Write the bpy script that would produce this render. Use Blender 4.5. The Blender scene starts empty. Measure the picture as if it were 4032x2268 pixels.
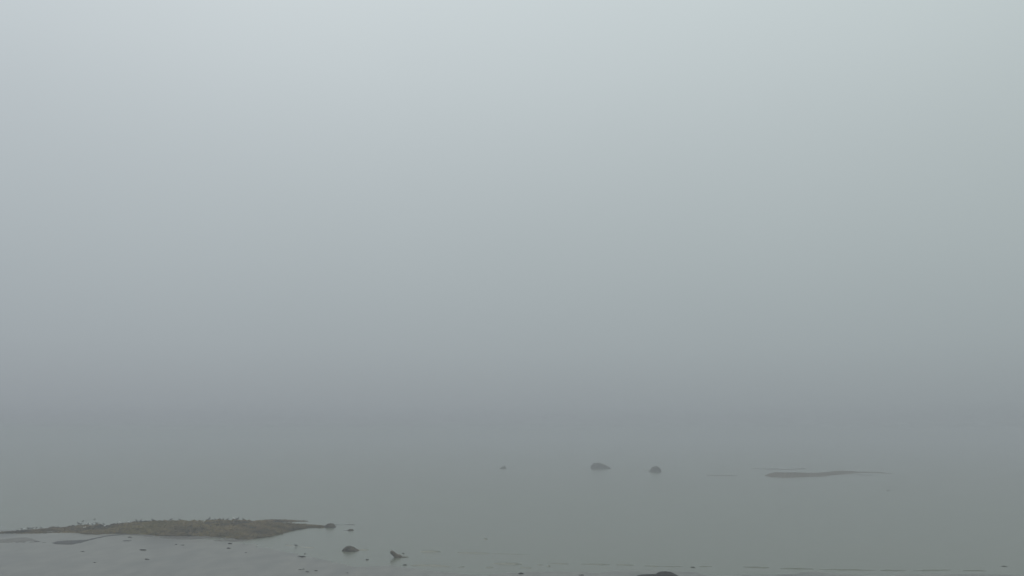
import bpy, bmesh, math, random
from mathutils import Vector, Matrix, noise

R = math.radians
SC = bpy.context.scene
COL = SC.collection

# ------------------------------------------------------------------ camera
H = 14.0                      # eye height over the water (a bluff above the beach), metres
F = 3160.0                    # focal length in photo pixels (4032 wide)
HORIZON = 1700.0              # photo row of the horizon
PITCH = math.atan((HORIZON - 1134.0) / F)
cam_d = bpy.data.cameras.new("camera")
cam_d.sensor_width = 36.0
cam_d.lens = 36.0 * F / 4032.0
cam_d.clip_start = 0.1
cam_d.clip_end = 20000.0
cam = bpy.data.objects.new("camera", cam_d)
COL.objects.link(cam)
cam.location = (0, 0, H)
cam.rotation_euler = (R(90) + PITCH, 0, 0)
SC.camera = cam

# ------------------------------------------------------------------ sky, sun, exposure
SUN_EL, SUN_AZ = 52.0, -25.0
w = bpy.data.worlds.new("World")
SC.world = w
w.use_nodes = True
nt = w.node_tree
nt.nodes.clear()
N = nt.nodes.new
L = nt.links.new
out = N("ShaderNodeOutputWorld")
bg = N("ShaderNodeBackground")
bg.inputs["Strength"].default_value = 0.1
sky = N("ShaderNodeTexSky")
sky.sky_type = 'NISHITA'
sky.sun_disc = False
sky.sun_elevation = R(SUN_EL)
sky.sun_rotation = R(SUN_AZ)
sky.dust_density = 4.0
tc = N("ShaderNodeTexCoord")
sep = N("ShaderNodeSeparateXYZ")
L(tc.outputs["Generated"], sep.inputs[0])
ramp = N("ShaderNodeValToRGB")
ramp.color_ramp.interpolation = 'B_SPLINE'
cr = ramp.color_ramp
SKY = [(0.0, (.258, .284, .303)), (0.03, (.290, .322, .342)), (0.10, (.340, .379, .396)), (0.20, (.395, .440, .450)),
       (0.31, (.455, .503, .514)), (0.42, (.530, .583, .594)), (0.55, (.620, .680, .690)), (0.75, (.67, .73, .74)), (1.0, (.70, .76, .77))]
cr.elements[0].position = SKY[0][0]; cr.elements[0].color = SKY[0][1] + (1,)
cr.elements[1].position = SKY[-1][0]; cr.elements[1].color = SKY[-1][1] + (1,)
for p, c in SKY[1:-1]:
    e = cr.elements.new(p); e.color = c + (1,)
L(sep.outputs["Z"], ramp.inputs[0])
# the cloud layer is a shade bluer and brighter to the left than to the right
tint = N("ShaderNodeMapRange")
tint.inputs["From Min"].default_value = -0.6; tint.inputs["From Max"].default_value = 0.6
L(sep.outputs["X"], tint.inputs["Value"])
tr = N("ShaderNodeMix"); tr.data_type = 'RGBA'
tr.inputs["A"].default_value = (1.0, 1.005, 1.035, 1); tr.inputs["B"].default_value = (0.965, 0.985, 0.975, 1)
L(tint.outputs[0], tr.inputs["Factor"])
# faint unevenness of the fog bank
nz = N("ShaderNodeTexNoise"); nz.inputs["Scale"].default_value = 2.2; nz.inputs["Detail"].default_value = 3.0
L(tc.outputs["Generated"], nz.inputs["Vector"])
nm = N("ShaderNodeMapRange")
nm.inputs["From Min"].default_value = 0.25; nm.inputs["From Max"].default_value = 0.75
nm.inputs["To Min"].default_value = 9.88; nm.inputs["To Max"].default_value = 10.12
L(nz.outputs["Fac"], nm.inputs["Value"])
m1 = N("ShaderNodeVectorMath"); m1.operation = 'MULTIPLY'
L(ramp.outputs[0], m1.inputs[0]); L(tr.outputs["Result"], m1.inputs[1])
m2 = N("ShaderNodeVectorMath"); m2.operation = 'SCALE'
L(m1.outputs[0], m2.inputs[0]); L(nm.outputs[0], m2.inputs["Scale"])
mx = N("ShaderNodeMix"); mx.data_type = 'RGBA'
mx.inputs["Factor"].default_value = 0.03
L(m2.outputs[0], mx.inputs["A"]); L(sky.outputs[0], mx.inputs["B"])
L(mx.outputs["Result"], bg.inputs["Color"])
L(bg.outputs[0], out.inputs["Surface"])

sun_d = bpy.data.lights.new("sun", 'SUN')
sun_d.energy = 0.5
sun_d.angle = R(40)
sun_d.color = (1.0, 0.97, 0.93)
sun = bpy.data.objects.new("sun", sun_d)
COL.objects.link(sun)
az, el = R(SUN_AZ), R(SUN_EL)
sd = Vector((math.sin(az) * math.cos(el), math.cos(az) * math.cos(el), math.sin(el)))
sun.rotation_euler = sd.to_track_quat('Z', 'Y').to_euler()
sun.location = (0, 0, 60)

SC.view_settings.view_transform = 'Standard'
SC.view_settings.look = 'None'
SC.view_settings.exposure = 0.0
SC.view_settings.gamma = 1.0
SC.view_settings.use_curve_mapping = False
SC.render.dither_intensity = 1.0
SC.cycles.use_denoising = True
SC.cycles.volume_bounces = 4
SC.cycles.max_bounces = 10
SC.cycles.use_adaptive_sampling = False

# ------------------------------------------------------------------ helpers
CP, SP = math.cos(PITCH), math.sin(PITCH)

def ground(px, py, z=0.0):
    """the place in the world that stands z over the water at this spot of the photo"""
    x = (px - 2016.0) / F; y = (1134.0 - py) / F
    d = Vector((x, CP - y * SP, SP + y * CP))
    t = (z - H) / d.z
    return Vector((0, 0, H)) + d * t

def to_photo(p):
    v = Vector(p) - Vector((0, 0, H))
    f = v.y * CP + v.z * SP
    return 2016.0 + F * v.x / f, 1134.0 - F * (-v.y * SP + v.z * CP) / f

def unit(py):
    """metres per photo pixel for something standing on the water at this row"""
    return ground(2016, py).length / F

def lerp(pts, x):
    if x <= pts[0][0]: return pts[0][1]
    for (a, b), (c, d) in zip(pts, pts[1:]):
        if x <= c: return b + (d - b) * (x - a) / (c - a)
    return pts[-1][1]

def fbm(v, o=4):
    return noise.fractal(Vector(v), 0.9, 2.1, o)

def new_obj(name, bm, mat, parent=None, smooth=True):
    me = bpy.data.meshes.new(name)
    bm.to_mesh(me); bm.free()
    if smooth:
        for p in me.polygons: p.use_smooth = True
    me.materials.append(mat)
    o = bpy.data.objects.new(name, me)
    COL.objects.link(o)
    if parent: o.parent = parent
    return o

def tag(o, label=None, cat=None, group=None, kind=None):
    if label: o["label"] = label
    if cat: o["category"] = cat
    if group: o["group"] = group
    if kind: o["kind"] = kind
    return o

# ------------------------------------------------------------------ materials
def mat(name, c1, c2, scale, rough=0.6, bump=0.3, c3=None, spec=0.5, detail=6, stretch=(1, 1, 1), bscale=None):
    m = bpy.data.materials.new(name); m.use_nodes = True
    n = m.node_tree; n.nodes.clear()
    o = n.nodes.new("ShaderNodeOutputMaterial"); b = n.nodes.new("ShaderNodeBsdfPrincipled")
    t = n.nodes.new("ShaderNodeTexCoord"); mp = n.nodes.new("ShaderNodeMapping")
    mp.inputs["Scale"].default_value = stretch
    n.links.new(t.outputs["Object"], mp.inputs[0])
    a = n.nodes.new("ShaderNodeTexNoise"); a.inputs["Scale"].default_value = scale; a.inputs["Detail"].default_value = detail
    n.links.new(mp.outputs[0], a.inputs["Vector"])
    r = n.nodes.new("ShaderNodeValToRGB")
    r.color_ramp.elements[0].position = 0.35; r.color_ramp.elements[0].color = c1 + (1,)
    r.color_ramp.elements[1].position = 0.65; r.color_ramp.elements[1].color = c2 + (1,)
    n.links.new(a.outputs["Fac"], r.inputs[0])
    col = r.outputs[0]
    if c3:
        a3 = n.nodes.new("ShaderNodeTexNoise"); a3.inputs["Scale"].default_value = scale * 0.22; a3.inputs["Detail"].default_value = 3
        n.links.new(mp.outputs[0], a3.inputs["Vector"])
        r3 = n.nodes.new("ShaderNodeMapRange"); r3.inputs["From Min"].default_value = 0.5; r3.inputs["From Max"].default_value = 0.68
        n.links.new(a3.outputs["Fac"], r3.inputs["Value"])
        x = n.nodes.new("ShaderNodeMix"); x.data_type = 'RGBA'
        n.links.new(r3.outputs[0], x.inputs["Factor"]); n.links.new(col, x.inputs["A"]); x.inputs["B"].default_value = c3 + (1,)
        col = x.outputs["Result"]
    n.links.new(col, b.inputs["Base Color"])
    b.inputs["Roughness"].default_value = rough
    b.inputs["Specular IOR Level"].default_value = spec
    if bump:
        a2 = n.nodes.new("ShaderNodeTexNoise"); a2.inputs["Scale"].default_value = bscale or scale * 2.5; a2.inputs["Detail"].default_value = 4
        n.links.new(mp.outputs[0], a2.inputs["Vector"])
        bp = n.nodes.new("ShaderNodeBump"); bp.inputs["Strength"].default_value = bump; bp.inputs["Distance"].default_value = 0.05
        n.links.new(a2.outputs["Fac"], bp.inputs["Height"]); n.links.new(bp.outputs[0], b.inputs["Normal"])
    n.links.new(b.outputs[0], o.inputs["Surface"])
    return m

M_WEED = mat("wrack covered shingle", (.008, .006, .003), (.120, .085, .038), 0.5, 0.85, 0.9, c3=(.100, .078, .024), spec=.12)
M_TUFT = mat("bladder wrack", (.005, .004, .002), (.170, .124, .058), 0.28, 0.8, 0.4, c3=(.122, .096, .030), spec=.12)
M_BAR = mat("far weedy bar", (.055, .038, .020), (.120, .086, .050), 0.5, 0.8, 0.5, spec=.2)
M_MUD = mat("dark wet mud", (.012, .013, .013), (.034, .034, .032), 0.6, 0.6, 0.3, spec=.2)
M_MUD2 = mat("drained mud", (.060, .055, .046), (.105, .094, .078), 0.5, 0.5, 0.3, spec=.3)
M_GRAVEL = mat("wet gravel", (.035, .031, .027), (.095, .084, .070), 0.8, 0.6, 0.6, spec=.25)
M_SAND = mat("wet sand", (.108, .104, .086), (.165, .158, .130), 0.55, 0.30, 0.25, c3=(.070, .070, .060), stretch=(1, .45, 1), spec=.4, bscale=2.2)
M_ROCK = mat("dark wet boulder", (.030, .026, .018), (.088, .072, .048), 1.3, 0.8, 0.6, spec=.15)
M_ROCK2 = mat("near boulder", (.008, .007, .006), (.026, .022, .018), 2.5, 0.85, 0.7, spec=.12)
M_WOOD = mat("waterlogged wood", (.065, .052, .034), (.130, .105, .070), 4.0, 0.7, 0.5, spec=.25, stretch=(1, 1, .3))
M_SCRAP = mat("black wrack", (.004, .004, .004), (.012, .011, .009), 6.0, 0.85, 0.4, spec=.08)
M_SCRAP2 = mat("brown wrack", (.016, .016, .013), (.036, .034, .028), 6.0, 0.85, 0.4, spec=.1)
M_GWHITE = mat("white plumage", (.72, .72, .70), (.80, .80, .78), 8.0, 0.8, 0.0, spec=.2)
M_GGREY = mat("slate plumage", (.045, .046, .045), (.095, .096, .095), 8.0, 0.8, 0.0, spec=.2)
M_GWING = mat("pale grey wing", (.28, .29, .30), (.36, .37, .38), 8.0, 0.8, 0.0, spec=.2)
M_BEAK = mat("beak and leg horn", (.10, .08, .04), (.16, .12, .05), 8.0, 0.6, 0.0)

def water_material():
    m = bpy.data.materials.new("still bay water"); m.use_nodes = True
    n = m.node_tree; b = n.nodes["Principled BSDF"]
    b.inputs["Base Color"].default_value = (.145, .158, .118, 1)
    b.inputs["Roughness"].default_value = 0.21
    b.inputs["IOR"].default_value = 1.333
    t = n.nodes.new("ShaderNodeTexCoord"); mp = n.nodes.new("ShaderNodeMapping"); mp.inputs["Scale"].default_value = (.35, 1.1, 1)
    n.links.new(t.outputs["Object"], mp.inputs[0])
    a = n.nodes.new("ShaderNodeTexNoise"); a.inputs["Scale"].default_value = 0.8; a.inputs["Detail"].default_value = 5
    n.links.new(mp.outputs[0], a.inputs["Vector"])
    bp = n.nodes.new("ShaderNodeBump"); bp.inputs["Strength"].default_value = 0.3; bp.inputs["Distance"].default_value = 0.05
    n.links.new(a.outputs["Fac"], bp.inputs["Height"]); n.links.new(bp.outputs[0], b.inputs["Normal"])
    return m
M_WATER = water_material()

# ------------------------------------------------------------------ haze
hm = bpy.data.materials.new("sea fog"); hm.use_nodes = True
hn = hm.node_tree; hn.nodes.clear()
ho = hn.nodes.new("ShaderNodeOutputMaterial"); hv = hn.nodes.new("ShaderNodeVolumePrincipled")
hv.inputs["Color"].default_value = (.700, .720, .752, 1)
hv.inputs["Density"].default_value = 0.0031
hv.inputs["Anisotropy"].default_value = 0.1
hn.links.new(hv.outputs[0], ho.inputs["Volume"])
bm = bmesh.new()
bmesh.ops.create_cube(bm, size=1.0)
bmesh.ops.scale(bm, vec=(7000, 7000, H * 1.22 + 4.0), verts=bm.verts)
bmesh.ops.translate(bm, vec=(0, 2600, (H * 1.22 - 4.0) / 2), verts=bm.verts)
tag(new_obj("haze", bm, hm, smooth=False), kind="stuff")

# ------------------------------------------------------------------ water with its low wavelets
bm = bmesh.new()
def quad(x0, x1, y0, y1):
    vs = [bm.verts.new(p) for p in ((x0, y0, 0), (x1, y0, 0), (x1, y1, 0), (x0, y1, 0))]
    bm.faces.new(vs)
quad(-3400, 3400, 40, 5900)
rng = random.Random(4)
def wavelet(pts, thick):
    """a low swell line: pts are (photo x, photo y), thick = its height in photo pixels at the thickest"""
    x0, x1 = pts[0][0], pts[-1][0]
    n = max(6, int((x1 - x0) / 5))
    rows = []
    s = rng.random() * 50
    for i in range(n + 1):
        t = i / n
        px = x0 + (x1 - x0) * t
        py = lerp(pts, px) + 0.5 * noise.noise(Vector((px * .03, s, 0)))
        u = unit(py)
        e = math.sin(math.pi * min(1, max(0, t))) ** 0.7
        h = thick * u * 2.0 * (0.12 + 0.88 * e) * (0.75 + 0.5 * noise.noise(Vector((px * .05, s, 9))))
        c = ground(px, py)
        wd = h * 2.2
        rows.append([bm.verts.new((c.x, c.y - wd, -0.004)), bm.verts.new((c.x, c.y - wd * .3, h * .6)), bm.verts.new((c.x, c.y, h)),
                     bm.verts.new((c.x, c.y + wd * .6, h * .5)), bm.verts.new((c.x, c.y + wd * 1.5, -0.004))])
    for a, b in zip(rows, rows[1:]):
        for k in range(4):
            bm.faces.new((a[k], b[k], b[k + 1], a[k + 1]))
WAVES = [([(1655, 2173), (1735, 2173)], 4.2), ([(1800, 2176.5), (1930, 2179)], 2.6), ([(1930, 2179.5), (2090, 2184)], .8),
         ([(1615, 2226), (1690, 2226), (1775, 2231)], 3.2), ([(1620, 2225), (1660, 2226)], 1), ([(1940, 2219.5), (2055, 2222)], 3.6), ([(1910, 2234), (1945, 2235)], 1.4),
         ([(2045, 2235), (2095, 2237)], 1.6), ([(2112, 2224), (2140, 2225)], 1.4), ([(2153, 2228), (2168, 2229)], 2.2),
         ([(2166, 2218), (2240, 2221)], 1.6), ([(2285, 2221), (2405, 2223)], 1.8), ([(2425, 2223), (2500, 2226)], 1.8),
         ([(2535, 2228), (2600, 2231)], 1.6), ([(2600, 2231.5), (2690, 2232)], .9), ([(2750, 2231), (2805, 2231)], 1.7),
         ([(2925, 2232.5), (3030, 2236)], 1.8), ([(3070, 2238), (3205, 2241)], 2.0), ([(3222, 2242), (3450, 2246)], 1.7),
         ([(3465, 2246.5), (3570, 2247)], 1.8), ([(3595, 2248), (3745, 2244)], 2.0), ([(3790, 2247), (3885, 2247)], 2.0),
         ([(1118, 2146.5), (1160, 2149.5)], 2.0), ([(1175, 2154), (1240, 2157)], 2.0), ([(1903, 2123), (1921, 2123.5)], 3),
         ([(1400, 2165), (1452, 2166)], 3.0), ([(1565, 2191), (1606, 2192)], 2.2), ([(2600, 1859), (2615, 1860)], 1),
         ([(2790, 1871), (2900, 1874)], 1.3), ([(2530, 1854), (2562, 1853)], 1.2), ([(1800, 2234), (1830, 2232)], 1.2)]
for pts, th in WAVES:
    wavelet(pts, th)
tag(new_obj("water", bm, M_WATER), kind="structure")

# ------------------------------------------------------------------ wet sand flat in front of the spit
EDGE = [(-900, 2085), (200, 2088), (700, 2100), (900, 2128), (1010, 2140), (1120, 2172), (1300, 2212), (1480, 2236), (1800, 2246),
        (2300, 2252), (3000, 2260), (4032, 2262), (5500, 2275)]
bm = bmesh.new()
XS = [-110 + i * 0.8 for i in range(276)]
YS = [-40 + i * 6 for i in range(18)] + [66 + i * 0.6 for i in range(105)]
vv = []
for y in YS:
    row = []
    for x in XS:
        if y > 66:
            px, py = to_photo((x, y, 0))
            s = (py - lerp(EDGE, px)) / 26.0
            s = max(-1.0, min(1.0, s))
        else:
            s = 1.0
        z = 0.018 * s + 0.012 * fbm((x * .11, y * .07, 3)) + 0.010 * fbm((x * .5, y * .3, 7), 3) * max(0, s + .3)
        if y < 66: z += (66 - y) * 0.12
        row.append(bm.verts.new((x, y, z)))
    vv.append(row)
for a, b in zip(vv, vv[1:]):
    for i in range(len(a) - 1):
        bm.faces.new((a[i], a[i + 1], b[i + 1], b[i]))
tag(new_obj("sand_flat", bm, M_SAND), kind="structure")

# ------------------------------------------------------------------ spits and bars (lofted banks)
def bank(bm, tops, bots, step, rows, rough, seed, k=.45, collect=None, humps=()):
    x0, x1 = tops[0][0], tops[-1][0]
    n = int((x1 - x0) / step)
    prev = None
    for i in range(n + 1):
        px = x0 + (x1 - x0) * i / n
        top, bot = lerp(tops, px), lerp(bots, px)
        top -= sum(hh * math.exp(-((px - hx) / (hw * .7)) ** 2) for hx, hw, hh in humps)
        th = max(.6, bot - top)
        f = ground(px, bot + .8 * fbm((px * .04, seed, 1)))
        u = unit(bot)
        zr = k * th * u
        r = ground(px, top, zr)
        away = Vector((r.x, r.y, 0)).normalized()
        back = max(.3, (r.y - f.y) * .45) + 6 * zr
        cur = []
        for j in range(rows + 1):
            t = j / rows
            if t <= .68:
                q = t / .68
                p = f.lerp(r, q); p.z = zr * (math.sin(q * math.pi / 2) ** .85)
            else:
                q = (t - .68) / .32
                p = r + away * back * q
                p.z = zr * (1 - q) * (1 + .6 * q) - .06 * q
            e = math.sin(math.pi * min(1, t * 1.15)) if t < .87 else 0
            a = rough * u * e * min(1, th / 20)
            p.z += a * (fbm((p.x * .9 / rough, p.y * .7 / rough, seed)) * 1.0 + .6 * noise.noise(Vector((p.x * 2.2, p.y * 2.0, seed))))
            if j == 0: p.z = -.03
            cur.append(bm.verts.new(p))
            if collect is not None and 0 < j < rows * .8: collect.append((p.copy(), th, px))
        if prev:
            for j in range(rows):
                bm.faces.new((prev[j], cur[j], cur[j + 1], prev[j + 1]))
        prev = cur

HUMPS = [(214, 14, 4), (306, 9, 3.5), (382, 9, 2.5), (537, 10, 3.5), (556, 10, 3), (604, 12, 3), (672, 9, 2), (708, 6, 2.5), (834, 22, 2.2), (855, 12, 2.4), (868, 9, 2), (898, 7, 2), (928, 10, 2.2), (955, 9, 2)]
TOP = [(-900, 2110), (-300, 2100), (0, 2094), (60, 2091), (100, 2087), (160, 2082), (210, 2078), (230, 2077), (300, 2071), (330, 2069), (400, 2070),
       (470, 2067), (530, 2062), (600, 2057), (680, 2056), (800, 2055), (860, 2054), (960, 2056), (1040, 2059), (1130, 2061.5),
       (1160, 2062), (1200, 2064), (1240, 2066), (1265, 2069), (1285, 2071)]
BOT = [(-900, 2116), (-300, 2104), (0, 2101), (60, 2101), (140, 2102), (200, 2098.5), (300, 2099), (340, 2104), (380, 2105), (440, 2102),
       (500, 2104), (560, 2105), (620, 2111), (700, 2114), (800, 2114), (870, 2117), (910, 2120), (945, 2125), (975, 2126), (1000, 2122),
       (1050, 2116), (1100, 2105), (1120, 2097), (1160, 2089), (1200, 2082), (1220, 2078.5), (1265, 2079), (1285, 2076)]
spots = []
bm = bmesh.new()
bank(bm, TOP, BOT, 3.0, 26, 11.0, 2.0, collect=spots, humps=HUMPS)
bank(bm, [(820, 2056), (960, 2052.5), (1000, 2051), (1040, 2048.0), (1090, 2046.5), (1150, 2047.0), (1172, 2049), (1212, 2051.0)],
     [(820, 2064), (1000, 2062), (1120, 2057.5), (1150, 2055.5), (1172, 2054.5), (1212, 2053.6)], 3.0, 10, 4.0, 5.0, k=.35, collect=spots)
spit = tag(new_obj("spit", bm, M_WEED), label="long low spit covered with brown seaweed, lined with gulls", kind="structure")

# seaweed heaped over the spit
rng = random.Random(11)
bm = bmesh.new()
for i in range(6500):
    p, th, px = rng.choice(spots)
    if px < -250 or th < 3: continue
    s = rng.uniform(.10, .30) * min(1, .35 + th / 60)
    c = p + Vector((rng.uniform(-.3, .3), rng.uniform(-.3, .3), s * .12))
    n = rng.choice((5, 6))
    a0 = rng.random() * 6
    ring = []
    for q in range(n):
        a = a0 + q * 2 * math.pi / n
        rr = s * rng.uniform(.6, 1.5)
        ring.append(bm.verts.new(c + Vector((math.cos(a) * rr * 1.3, math.sin(a) * rr, rng.uniform(-.2, .1) * s - .03))))
    top = bm.verts.new(c + Vector((rng.uniform(-.4, .4) * s, rng.uniform(-.4, .4) * s, s * rng.uniform(.25, .8))))
    for q in range(n):
        bm.faces.new((ring[q], ring[(q + 1) % n], top))
tag(new_obj("seaweed", bm, M_TUFT, smooth=False), label="brown seaweed heaped all over the long low spit", kind="stuff")

# bar on the right, far out, and its faint outliers
bm = bmesh.new()
bank(bm, [(3010, 1872.5), (3030, 1866), (3060, 1862), (3120, 1860), (3200, 1862), (3290, 1856), (3350, 1854), (3385, 1857), (3430, 1858), (3470, 1860), (3520, 1864.5)],
     [(3010, 1873.5), (3040, 1879.5), (3090, 1882), (3170, 1879), (3250, 1875), (3310, 1868.5), (3380, 1862.5), (3430, 1862), (3470, 1863.5), (3520, 1865.5)], 2, 14, 9, 8.0)
tag(new_obj("sandbar", bm, M_BAR), label="thin brown sandbar lying far out in the fog on the right", kind="structure")
for tops, bots, kk, mm in (([(3000, 1845), (3030, 1843.5), (3060, 1845.5), (3110, 1847), (3160, 1842), (3174, 1846)], [(3000, 1847), (3030, 1850), (3070, 1850), (3120, 1851.5), (3164, 1849), (3174, 1848)], .3, M_MUD2),
                   ([(2955, 1845), (2980, 1844), (3002, 1846)], [(2955, 1846.5), (2980, 1847.5), (3002, 1847.5)], .3, M_MUD2),
                   ([(2780, 1871), (2830, 1870), (2905, 1872.5)], [(2780, 1873), (2840, 1875), (2905, 1874.5)], .3, M_MUD2),
                   ([(3330, 1869), (3400, 1868), (3450, 1871)], [(3330, 1870.5), (3400, 1872.5), (3450, 1872.5)], .15, M_MUD2)):
    bm = bmesh.new()
    bank(bm, tops, bots, 3, 8, 3, tops[0][0] * .1, k=kk)
    tag(new_obj("mudbank", bm, mm), kind="structure")

# wet gravel skirt along the front foot of the spit
bm = bmesh.new()
bank(bm, [(480, 2102), (600, 2106), (700, 2110), (880, 2114), (990, 2120), (1040, 2119)],
     [(480, 2106), (560, 2112), (640, 2121), (720, 2126), (800, 2129), (880, 2134), (930, 2135), (970, 2131), (1010, 2124.5), (1040, 2120)], 3, 12, 5, 17.0, k=.10)
tag(new_obj("gravel_skirt", bm, M_GRAVEL), kind="structure")

# low mud banks on the near flat, left
for tops, bots, kk, mm in (([(-120, 2131), (0, 2125), (60, 2120), (100, 2118.5), (125, 2122), (150, 2130), (165, 2132)],
                    [(-120, 2140), (0, 2139), (60, 2142), (110, 2141), (150, 2136), (165, 2133)], .2, M_MUD2),
                   ([(200, 2138), (225, 2132), (260, 2129), (300, 2128), (340, 2125), (380, 2116.5), (420, 2108), (500, 2101)],
                    [(200, 2140), (225, 2145), (280, 2146), (320, 2139), (345, 2132), (380, 2122.5), (420, 2113.5), (500, 2105)], .3, M_MUD)):
    bm = bmesh.new()
    bank(bm, tops, bots, 3, 12, 5, tops[0][0] * .1 + 3, k=kk)
    tag(new_obj("mudbank", bm, mm), kind="structure")

# ------------------------------------------------------------------ boulders
def boulder(px0, px1, top, line, prof, name, label, cat, m, seed, deep=.8, bumpy=.10):
    """prof: outline as (0..1 along the width, 0..1 of the height), seen from the beach"""
    u = unit(line)
    wdt = (px1 - px0) * u; h = (line - top) * u
    c = ground((px0 + px1) / 2, line)
    bm = bmesh.new()
    bmesh.ops.create_icosphere(bm, subdivisions=5, radius=1.0)
    for v in bm.verts:
        t = (v.co.x + 1) / 2
        hh = lerp(prof, t)
        ex = math.sqrt(max(0, 1 - v.co.x ** 2))
        z = v.co.z / max(.05, ex) if ex > .05 else 0
        nn = fbm((v.co.x * 1.7 + seed, v.co.y * 1.7, v.co.z * 1.7), 5)
        g = 1 + bumpy * nn
        v.co = Vector((v.co.x * wdt / 2 * (1 + .03 * nn), v.co.y * wdt * deep / 2 * g, (z * hh * h if z > 0 else z * h * .6) * g - .02 * h))
        if z > 0:
            v.co.z += .05 * h * noise.noise(v.co * (4 / wdt) + Vector((seed, 0, 0))) * min(1, hh * 2)
    o = new_obj(name, bm, m)
    o.location = (c.x, c.y + wdt * deep * .3, 0)
    return tag(o, label, cat)

boulder(1342, 1412, 2153, 2171, [(0, 0), (.08, .35), (.2, .85), (.3, 1), (.48, .97), (.66, .70), (.82, .36), (1, 0)], "boulder",
        "rounded dark boulder half sunk in still water right of the spit", "boulder", M_ROCK, 3)
boulder(2329, 2409, 1823, 1846, [(0, .3), (.06, .62), (.18, .95), (.3, 1), (.45, .96), (.62, .8), (.8, .5), (.92, .22), (1, 0)], "boulder",
        "largest far rock, long with a blunt left end, in foggy water", "boulder", M_ROCK, 13)
boulder(2556, 2606, 1837, 1858, [(0, .05), (.12, .35), (.3, .75), (.45, .98), (.65, 1), (.85, .85), (.96, .5), (1, .15)], "boulder",
        "smaller humped far rock, between the largest far rock and the sandbar", "boulder", M_ROCK, 23)
boulder(1273, 1318, 2063, 2077, [(0, .25), (.15, .5), (.3, .95), (.55, 1), (.75, .8), (.9, .35), (1, .1)], "boulder",
        "low dark rock at the very tip of the seaweed spit", "boulder", M_ROCK, 33, deep=1.2)
boulder(1367, 1391, 2083.5, 2089.5, [(0, .1), (.2, .7), (.4, 1), (.6, .85), (.8, .9), (1, .1)], "boulder",
        "little brown rock standing alone in water just beyond the spit tip", "boulder", M_ROCK, 43, deep=1.0)
boulder(1964, 1994, 1835.5, 1845.5, [(0, 0), (.25, .35), (.45, .8), (.7, .8), (.78, 1.3), (.84, .75), (1, .3)], "boulder",
        "tiny pointed rock, leftmost and faintest of those out in the fog", "boulder", M_ROCK, 53)
boulder(2580, 2676, 2258.5, 2275, [(0, .25), (.12, .55), (.22, .85), (.36, 1), (.52, .96), (.68, .9), (.8, .68), (.92, .35), (1, .1)], "boulder",
        "near dark boulder cut off by the bottom of the photo", "boulder", M_ROCK2, 63, deep=.9, bumpy=.16)
boulder(2512, 2606, 2264.2, 2269.5, [(0, .1), (.2, .6), (.5, .8), (.8, 1), (1, 1)], "rock_ledge",
        "thin flat ledge of rock reaching left from the near dark boulder", "rock", M_ROCK2, 73, deep=.5)
for tops, bots in (([(1312, 2065), (1330, 2066), (1346, 2067)], [(1312, 2068), (1330, 2067.5), (1346, 2067.6)]),
                   ([(1356, 2065.5), (1375, 2064), (1388, 2065), (1400, 2067)], [(1356, 2066), (1375, 2066.5), (1390, 2068), (1400, 2067.6)]),
                   ([(1310, 2076), (1328, 2077.6)], [(1310, 2079), (1328, 2078.4)]),
                   ([(1352, 2088.4), (1370, 2088.6), (1398, 2089.6)], [(1352, 2089.2), (1370, 2090.6), (1398, 2090.4)])):
    bm = bmesh.new()
    bank(bm, tops, bots, 2, 6, 1, tops[0][0] * .3, k=.3)
    tag(new_obj("mudbank", bm, M_MUD), kind="structure")

# ------------------------------------------------------------------ stump, sticks, scraps of weed
def tube(bm, pts, rad, sides=9, seed=0.0, rough=.0):
    rings = []
    for i, p in enumerate(pts):
        a = pts[max(0, i - 1)]; b = pts[min(len(pts) - 1, i + 1)]
        d = (Vector(b) - Vector(a)).normalized()
        s = d.cross(Vector((0, 1, .01))).normalized(); t = d.cross(s)
        ring = []
        for q in range(sides):
            an = 2 * math.pi * q / sides
            rr = rad[i] * (1 + rough * noise.noise(Vector((i * .7, q * 1.3, seed))))
            ring.append(bm.verts.new(Vector(p) + (s * math.cos(an) + t * math.sin(an)) * rr))
        rings.append(ring)
    for a, b in zip(rings, rings[1:]):
        for q in range(sides):
            bm.faces.new((a[q], a[(q + 1) % sides], b[(q + 1) % sides], b[q]))
    bm.faces.new(rings[0][::-1]); bm.faces.new(rings[-1])

u = unit(2192)
bm = bmesh.new()
tube(bm, [(18 * u, .1, -.25), (8 * u, .05, 0), (3 * u, 0, 4.5 * u), (-4 * u, 0, 11 * u), (-11 * u, 0, 16.5 * u), (-15 * u, 0, 19 * u), (-19 * u, 0, 18.5 * u)],
     [13 * u, 11.5 * u, 9 * u, 7.6 * u, 7.2 * u, 6.8 * u, 4.8 * u], 12, 3.0, .45)
o = new_obj("driftwood_stump", bm, M_WOOD)
o.location = ground(1557, 2195)
tag(o, "leaning brown driftwood stump poking out of shallow water", "driftwood")
bm = bmesh.new()
tube(bm, [(6 * u, 0, 2 * u), (22 * u, 0, 1.2 * u), (40 * u, .1, .8 * u), (52 * u, .1, -.2 * u)], [2.6 * u, 1.5 * u, 1.1 * u, .5 * u], 8, 5.0, .4)
root = new_obj("root", bm, M_WOOD, parent=o)

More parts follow.
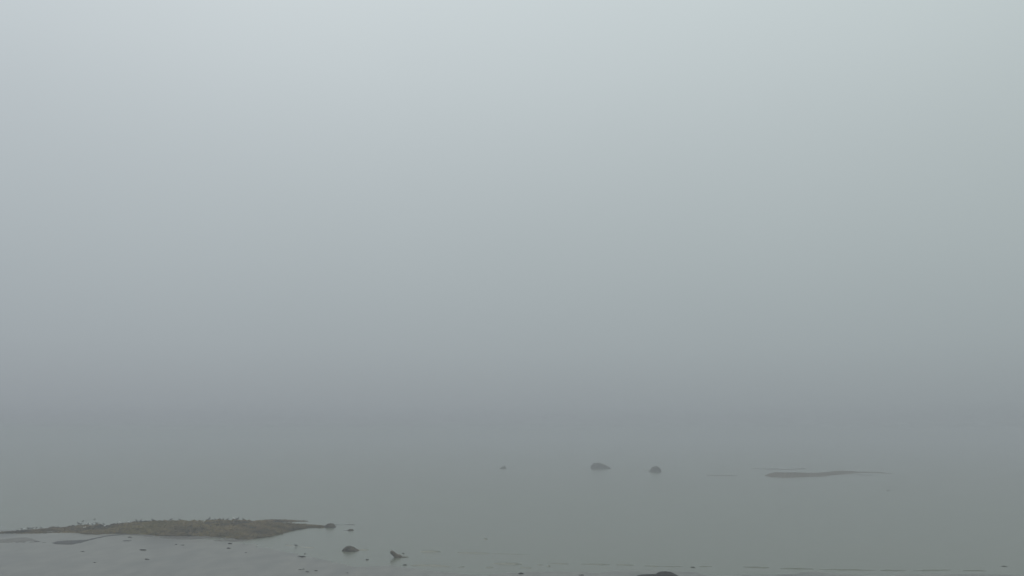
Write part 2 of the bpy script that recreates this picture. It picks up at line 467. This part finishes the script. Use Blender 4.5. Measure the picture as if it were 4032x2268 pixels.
def clump(px, py, wp, hp, label, m, seed, name="seaweed_scrap", cat="seaweed", flat=1.0):
    hp *= 0.85; wp *= 1.15
    u = unit(py); rg = random.Random(seed)
    bm = bmesh.new()
    for k in range(5):
        t = (k - 2) / 2.3 + rg.uniform(-.1, .1)
        mtx = Matrix.Translation(Vector((t * wp * u * .42, rg.uniform(-.3, .3) * wp * u * .4, 0))) @ Matrix.Diagonal(
            Vector((wp * u * rg.uniform(.14, .26), wp * u * rg.uniform(.14, .3) * flat, hp * u * rg.uniform(.45, .85) * (1 - .55 * abs(t)), 1)))
        bmesh.ops.create_icosphere(bm, subdivisions=2, radius=1.0, matrix=mtx)
    for v in bm.verts:
        v.co += v.co.normalized() * hp * u * .18 * noise.noise(v.co * (9 / (wp * u)) + Vector((seed, 0, 0)))
    o = new_obj(name, bm, m)
    o.location = ground(px, py + hp * .35) + Vector((0, 0, .02))
    o.rotation_euler = (0, rg.uniform(-.05, .05), rg.uniform(-.2, .2))
    return tag(o, label, cat)

def stick(px, py, wp, hp, label, m, seed, nub=False):
    hp *= 1.1
    u = unit(py); bm = bmesh.new(); w2 = wp * u / 2
    tube(bm, [(-w2, .05, .5 * hp * u), (-w2 * .4, 0, .55 * hp * u), (w2 * .3, -.03, .45 * hp * u), (w2, 0, .3 * hp * u)],
         [hp * u * .15, hp * u * .42, hp * u * .5, hp * u * .3], 8, seed, .3)
    if nub:
        tube(bm, [(w2 * .35, 0, hp * u * .3), (w2 * .45, -.2, hp * u * .2), (w2 * .4, -.9, hp * u * .3)], [hp * u * .3, hp * u * .3, hp * u * .12], 6, seed + 1, .3)
    o = new_obj("driftwood_stick", bm, m)
    o.location = ground(px, py + hp * .3)
    return tag(o, label, "stick")

D, B = M_SCRAP, M_SCRAP2
stick(562, 2166, 27, 4.5, "dark curved stick on the wet sand below the middle of the spit", D, 1)
clump(579, 2202, 17, 5, "dark scrap of weed lowest on the sand beneath the curved stick", D, 2)
clump(693, 2144, 7, 4.5, "tiny round scrap, left one of a close pair under the spit", B, 3)
clump(718, 2146, 12, 4, "brownish oblong scrap, right one of a close pair under the spit", B, 4)
stick(905, 2141, 16, 4, "short straight stick just under the widest part of the spit", D, 5)
clump(900, 2158, 13, 6, "forked dark scrap of weed below the short straight stick", D, 6)
clump(968, 2176, 8, 3.5, "single small dark dot of weed between spit and sand edge", D, 7)
clump(1201, 2180, 8, 3.5, "small dark scrap right above the long stick with a nub", D, 8)
stick(1187, 2191.5, 31, 3.4, "long thin dark stick with a nub, in the shallows", D, 9, True)
clump(1183, 2243, 12, 2.8, "faint thin scrap near the bottom edge, left of a darker dot", B, 10)
clump(1195, 2241, 8, 3.2, "dark dot of weed near the bottom edge touching a faint thin scrap", D, 11)
stick(1210, 2252, 16, 2.4, "faint slanting twig at the bottom edge under two small scraps", B, 12)
clump(1244, 2247, 10, 4, "dark scrap at the bottom edge right of a faint slanting twig", D, 13)
clump(1368, 2256, 9, 3.5, "faint grey scrap lowest in the sand below the rounded boulder", B, 14)
clump(1446, 2203.5, 10, 4.5, "very dark chip of weed right below the rounded boulder", D, 15)
clump(1588, 2178.5, 8, 3, "little dark chip just right of the leaning stump top", D, 16)
clump(1594, 2224, 11, 5, "dark notched scrap below the leaning driftwood stump", D, 17)
clump(511, 2115, 15, 4.5, "soft dark tuft just below the spit edge, left of centre", B, 18)
clump(500, 2129, 24, 4, "wide pale smear of weed under a soft dark tuft", B, 19)
clump(325, 2172, 15, 3.6, "flat grey scrap on sand below the tapering mudbank", B, 20)
clump(372, 2215, 9, 3.2, "small grey scrap alone on sand low in the left corner", B, 21)
clump(145, 2132, 18, 3, "dark sliver between the two left mudbanks, the longer one", D, 22)
clump(172, 2137, 12, 2.4, "thin sliver touching the tapering mudbank's left side", B, 23)
clump(2051, 2257.5, 18, 6.5, "very black lump of weed at the bottom edge near the centre", D, 24)
clump(2290, 2264, 15, 4.5, "very black sliver of weed on the bottom edge right of centre", D, 25)
clump(3496, 1930.5, 12, 3, "small dark speck on open water below the far sandbar", B, 26)
clump(3953, 2229.5, 16, 2.8, "dark sliver of weed by the right edge above the wavelets", B, 27)
clump(2728, 2233, 13, 3.4, "faint bluish scrap on the ripple line above the near boulder", B, 28)

# ------------------------------------------------------------------ gulls
def gull_meshes():
    S = {}
    bm = bmesh.new()
    tube(bm, [(-.24, 0, .155), (-.17, 0, .175), (-.08, 0, .20), (.02, 0, .21), (.09, 0, .225), (.135, 0, .265), (.15, 0, .31), (.165, 0, .335), (.185, 0, .34), (.20, 0, .337)],
         [.008, .035, .068, .080, .070, .048, .036, .040, .034, .012], 12)
    S['body'] = bm
    bm = bmesh.new(); tube(bm, [(.195, 0, .337), (.225, 0, .334), (.25, 0, .325)], [.014, .010, .002], 6); S['beak'] = bm
    for k, s in (('wing_l', 1), ('wing_r', -1)):
        bm = bmesh.new()
        bmesh.ops.create_icosphere(bm, subdivisions=3, radius=1.0)
        for v in bm.verts:
            t = (v.co.x + 1) / 2
            v.co = Vector((-.07 + v.co.x * .19, s * (.058 * (.35 + .65 * t)) + v.co.y * .018, .215 + v.co.z * .055 * (.35 + .65 * t) - (1 - t) * .02))
        S[k] = bm
    for k, s in (('leg_l', 1), ('leg_r', -1)):
        bm = bmesh.new()
        tube(bm, [(.0, s * .03, .15), (.01, s * .032, .07), (0, s * .032, .004)], [.012, .007, .006], 6)
        tube(bm, [(-.01, s * .032, .004), (.045, s * .032, .004)], [.010, .014], 4)
        S[k] = bm
    out = {}
    for k, b in S.items():
        me = bpy.data.meshes.new("gull_" + k); b.to_mesh(me); b.free()
        for p in me.polygons: p.use_smooth = True
        out[k] = me
    return out
GM = gull_meshes()
def variant(key, m):
    me = GM[key].copy(); me.materials.clear(); me.materials.append(m); return me
VAR = {}
for k, (bmat, wmat) in {'dark': (M_GGREY, M_GGREY), 'white': (M_GWHITE, M_GWING)}.items():
    VAR[k] = {'body': variant('body', bmat), 'beak': variant('beak', M_BEAK), 'wing_l': variant('wing_l', wmat),
              'wing_r': variant('wing_r', wmat), 'leg_l': variant('leg_l', M_BEAK), 'leg_r': variant('leg_r', M_BEAK)}
dg = bpy.context.evaluated_depsgraph_get()
dg.update()
def spit_point(px, py):
    """where the line of sight meets the spit"""
    eye = Vector((0, 0, H)); p = ground(px, py) - eye
    ok, loc, nrm, idx = spit.ray_cast(eye, p.normalized())
    return loc if ok else None
def crest(px):
    py = 2035.0
    while py < 2110:
        q = spit_point(px, py)
        if q: return q
        py += .5
    return ground(px, 2070)
def gull(px, py, tone, label, rz, scale=1.0, tilt=0.0, spot=None, name="gull", group="gulls along the crest of the spit", cat="gull"):
    loc = spot or (crest(px) if py is None else (spit_point(px, py) or ground(px, py)))
    root = bpy.data.objects.new(name, None); COL.objects.link(root)
    root.empty_display_size = .2
    root.location = loc - Vector((0, 0, .01)); root.rotation_euler = (0, tilt, R(rz)); root.scale = (scale,) * 3
    tag(root, label, cat, group)
    for key, nm in (('body', 'body'), ('beak', 'beak'), ('wing_l', 'wing'), ('wing_r', 'wing'), ('leg_l', 'leg'), ('leg_r', 'leg')):
        c = bpy.data.objects.new(nm, VAR[tone][key]); COL.objects.link(c); c.parent = root
    return root

GULLS = [
 (86, None, 'dark', "leftmost dark gull on the thin left end of the spit", 170, 1.0),
 (94, None, 'white', "pale gull beside the leftmost dark gull on the spit", 10, .8),
 (113, None, 'dark', "dark gull leading the tight left huddle on the spit", 200, 1.1),
 (121, None, 'dark', "second dark gull from the left in the tight left huddle", 160, .9),
 (129, None, 'dark', "middle dark gull of the tight left huddle on the spit", 30, .95),
 (135, None, 'white', "pale gull among the dark ones of the left huddle", 0, .7),
 (142, None, 'dark', "right dark gull of the left huddle, just past a pale one", 20, .9),
 (161, None, 'dark', "lone low dark gull between the left huddle and the weed mound", 190, .8),
 (308, None, 'dark', "stout dark gull at the left end of the second huddle", 180, 1.2),
 (316, None, 'dark', "dark gull pressed against the stout one of the second huddle", 20, 1.0),
 (340, None, 'white', "pale gull between two dark ones in the second huddle", 5, .8),
 (347, None, 'dark', "short dark gull in the middle of the second huddle", 150, .9),
 (355, None, 'white', "pale gull right of the short dark one, second huddle", 170, .8),
 (362, None, 'dark', "dark gull wedged between two pale ones, second huddle", 35, .9),
 (369, None, 'white', "pale gull left of the long dark gull, second huddle", 10, .85),
 (381, None, 'dark', "long dark gull at the right end of the second huddle", 185, 1.15),
 (408, None, 'dark', "lone dark gull just right of the second huddle on the crest", 160, 1.0),
 (412, 2076, 'white', "white gull sitting below the crest under a lone dark gull", 0, .85),
 (332, 2082, 'white', "small white gull low on the weed, lowest of all the gulls", 20, .8),
 (475, None, 'white', "flat white gull alone on the crest left of the weed humps", 180, 1.0),
 (505, None, 'white', "faint white gull left of the two dark gulls on weed humps", 10, .85),
 (537, None, 'dark', "dark gull on the first weed hump right of the white gulls", 170, 1.1),
 (555, None, 'dark', "dark gull on the second weed hump right of the white gulls", 15, .9),
 (600, None, 'dark', "low dark gull crouched alone left of the spit's middle", 180, .9),
 (673, None, 'dark', "taller dark gull of the pair on the middle of the crest", 20, 1.15),
 (707, None, 'dark', "shorter dark gull of the pair on the middle of the crest", 200, 1.0),
 (806, 2058, 'white', "white gull tucked just under the upright dark gull", 0, .85),
 (826, None, 'dark', "upright dark gull stretching its neck on the right of the crest", 15, 1.25),
 (845, None, 'dark', "low dark gull right beside the upright one", 190, .9),
 (866, None, 'dark', "left dark gull of the right-hand trio on the crest", 160, 1.0),
 (877, None, 'dark', "middle dark gull of the right-hand trio on the crest", 80, 1.1),
 (895, None, 'dark', "right dark gull of the right-hand trio on the crest", 20, 1.0),
 (921, None, 'white', "brightest white gull, left of the tall dark gull", 175, 1.05),
 (926, None, 'dark', "dark gull standing just in front of the brightest white gull", 170, .9),
 (935, None, 'dark', "tall dark gull right of the brightest white gull", 40, 1.3),
 (957, None, 'dark', "rightmost dark gull on the crest, a little apart", 180, 1.0),
]
rg = random.Random(5)
for px, py, tone, label, rz, sc in GULLS:
    gull(px, py, tone, label, rz + rg.uniform(-15, 15), sc * (1.0 if tone == 'dark' else 1.2), tilt=(-.45 if 'upright' in label else rg.uniform(-.1, .12)))
for px, py, label in ((326, 2053, "nearer dark gull afloat on the water behind the second huddle"), (373, 2045.5, "farther dark gull afloat on the water behind the second huddle")):
    g = gull(px, py, 'dark', label, 20, .8, spot=ground(px, py) - Vector((0, 0, .11)), group="gulls afloat behind the spit")
gull(1165, 2151.5, 'dark', "dark shore bird wading in still water below the spit tip", 175, 1.0, spot=ground(1165, 2152.5) + Vector((0, 0, -.03)), name="shore_bird", group=None, cat="bird")
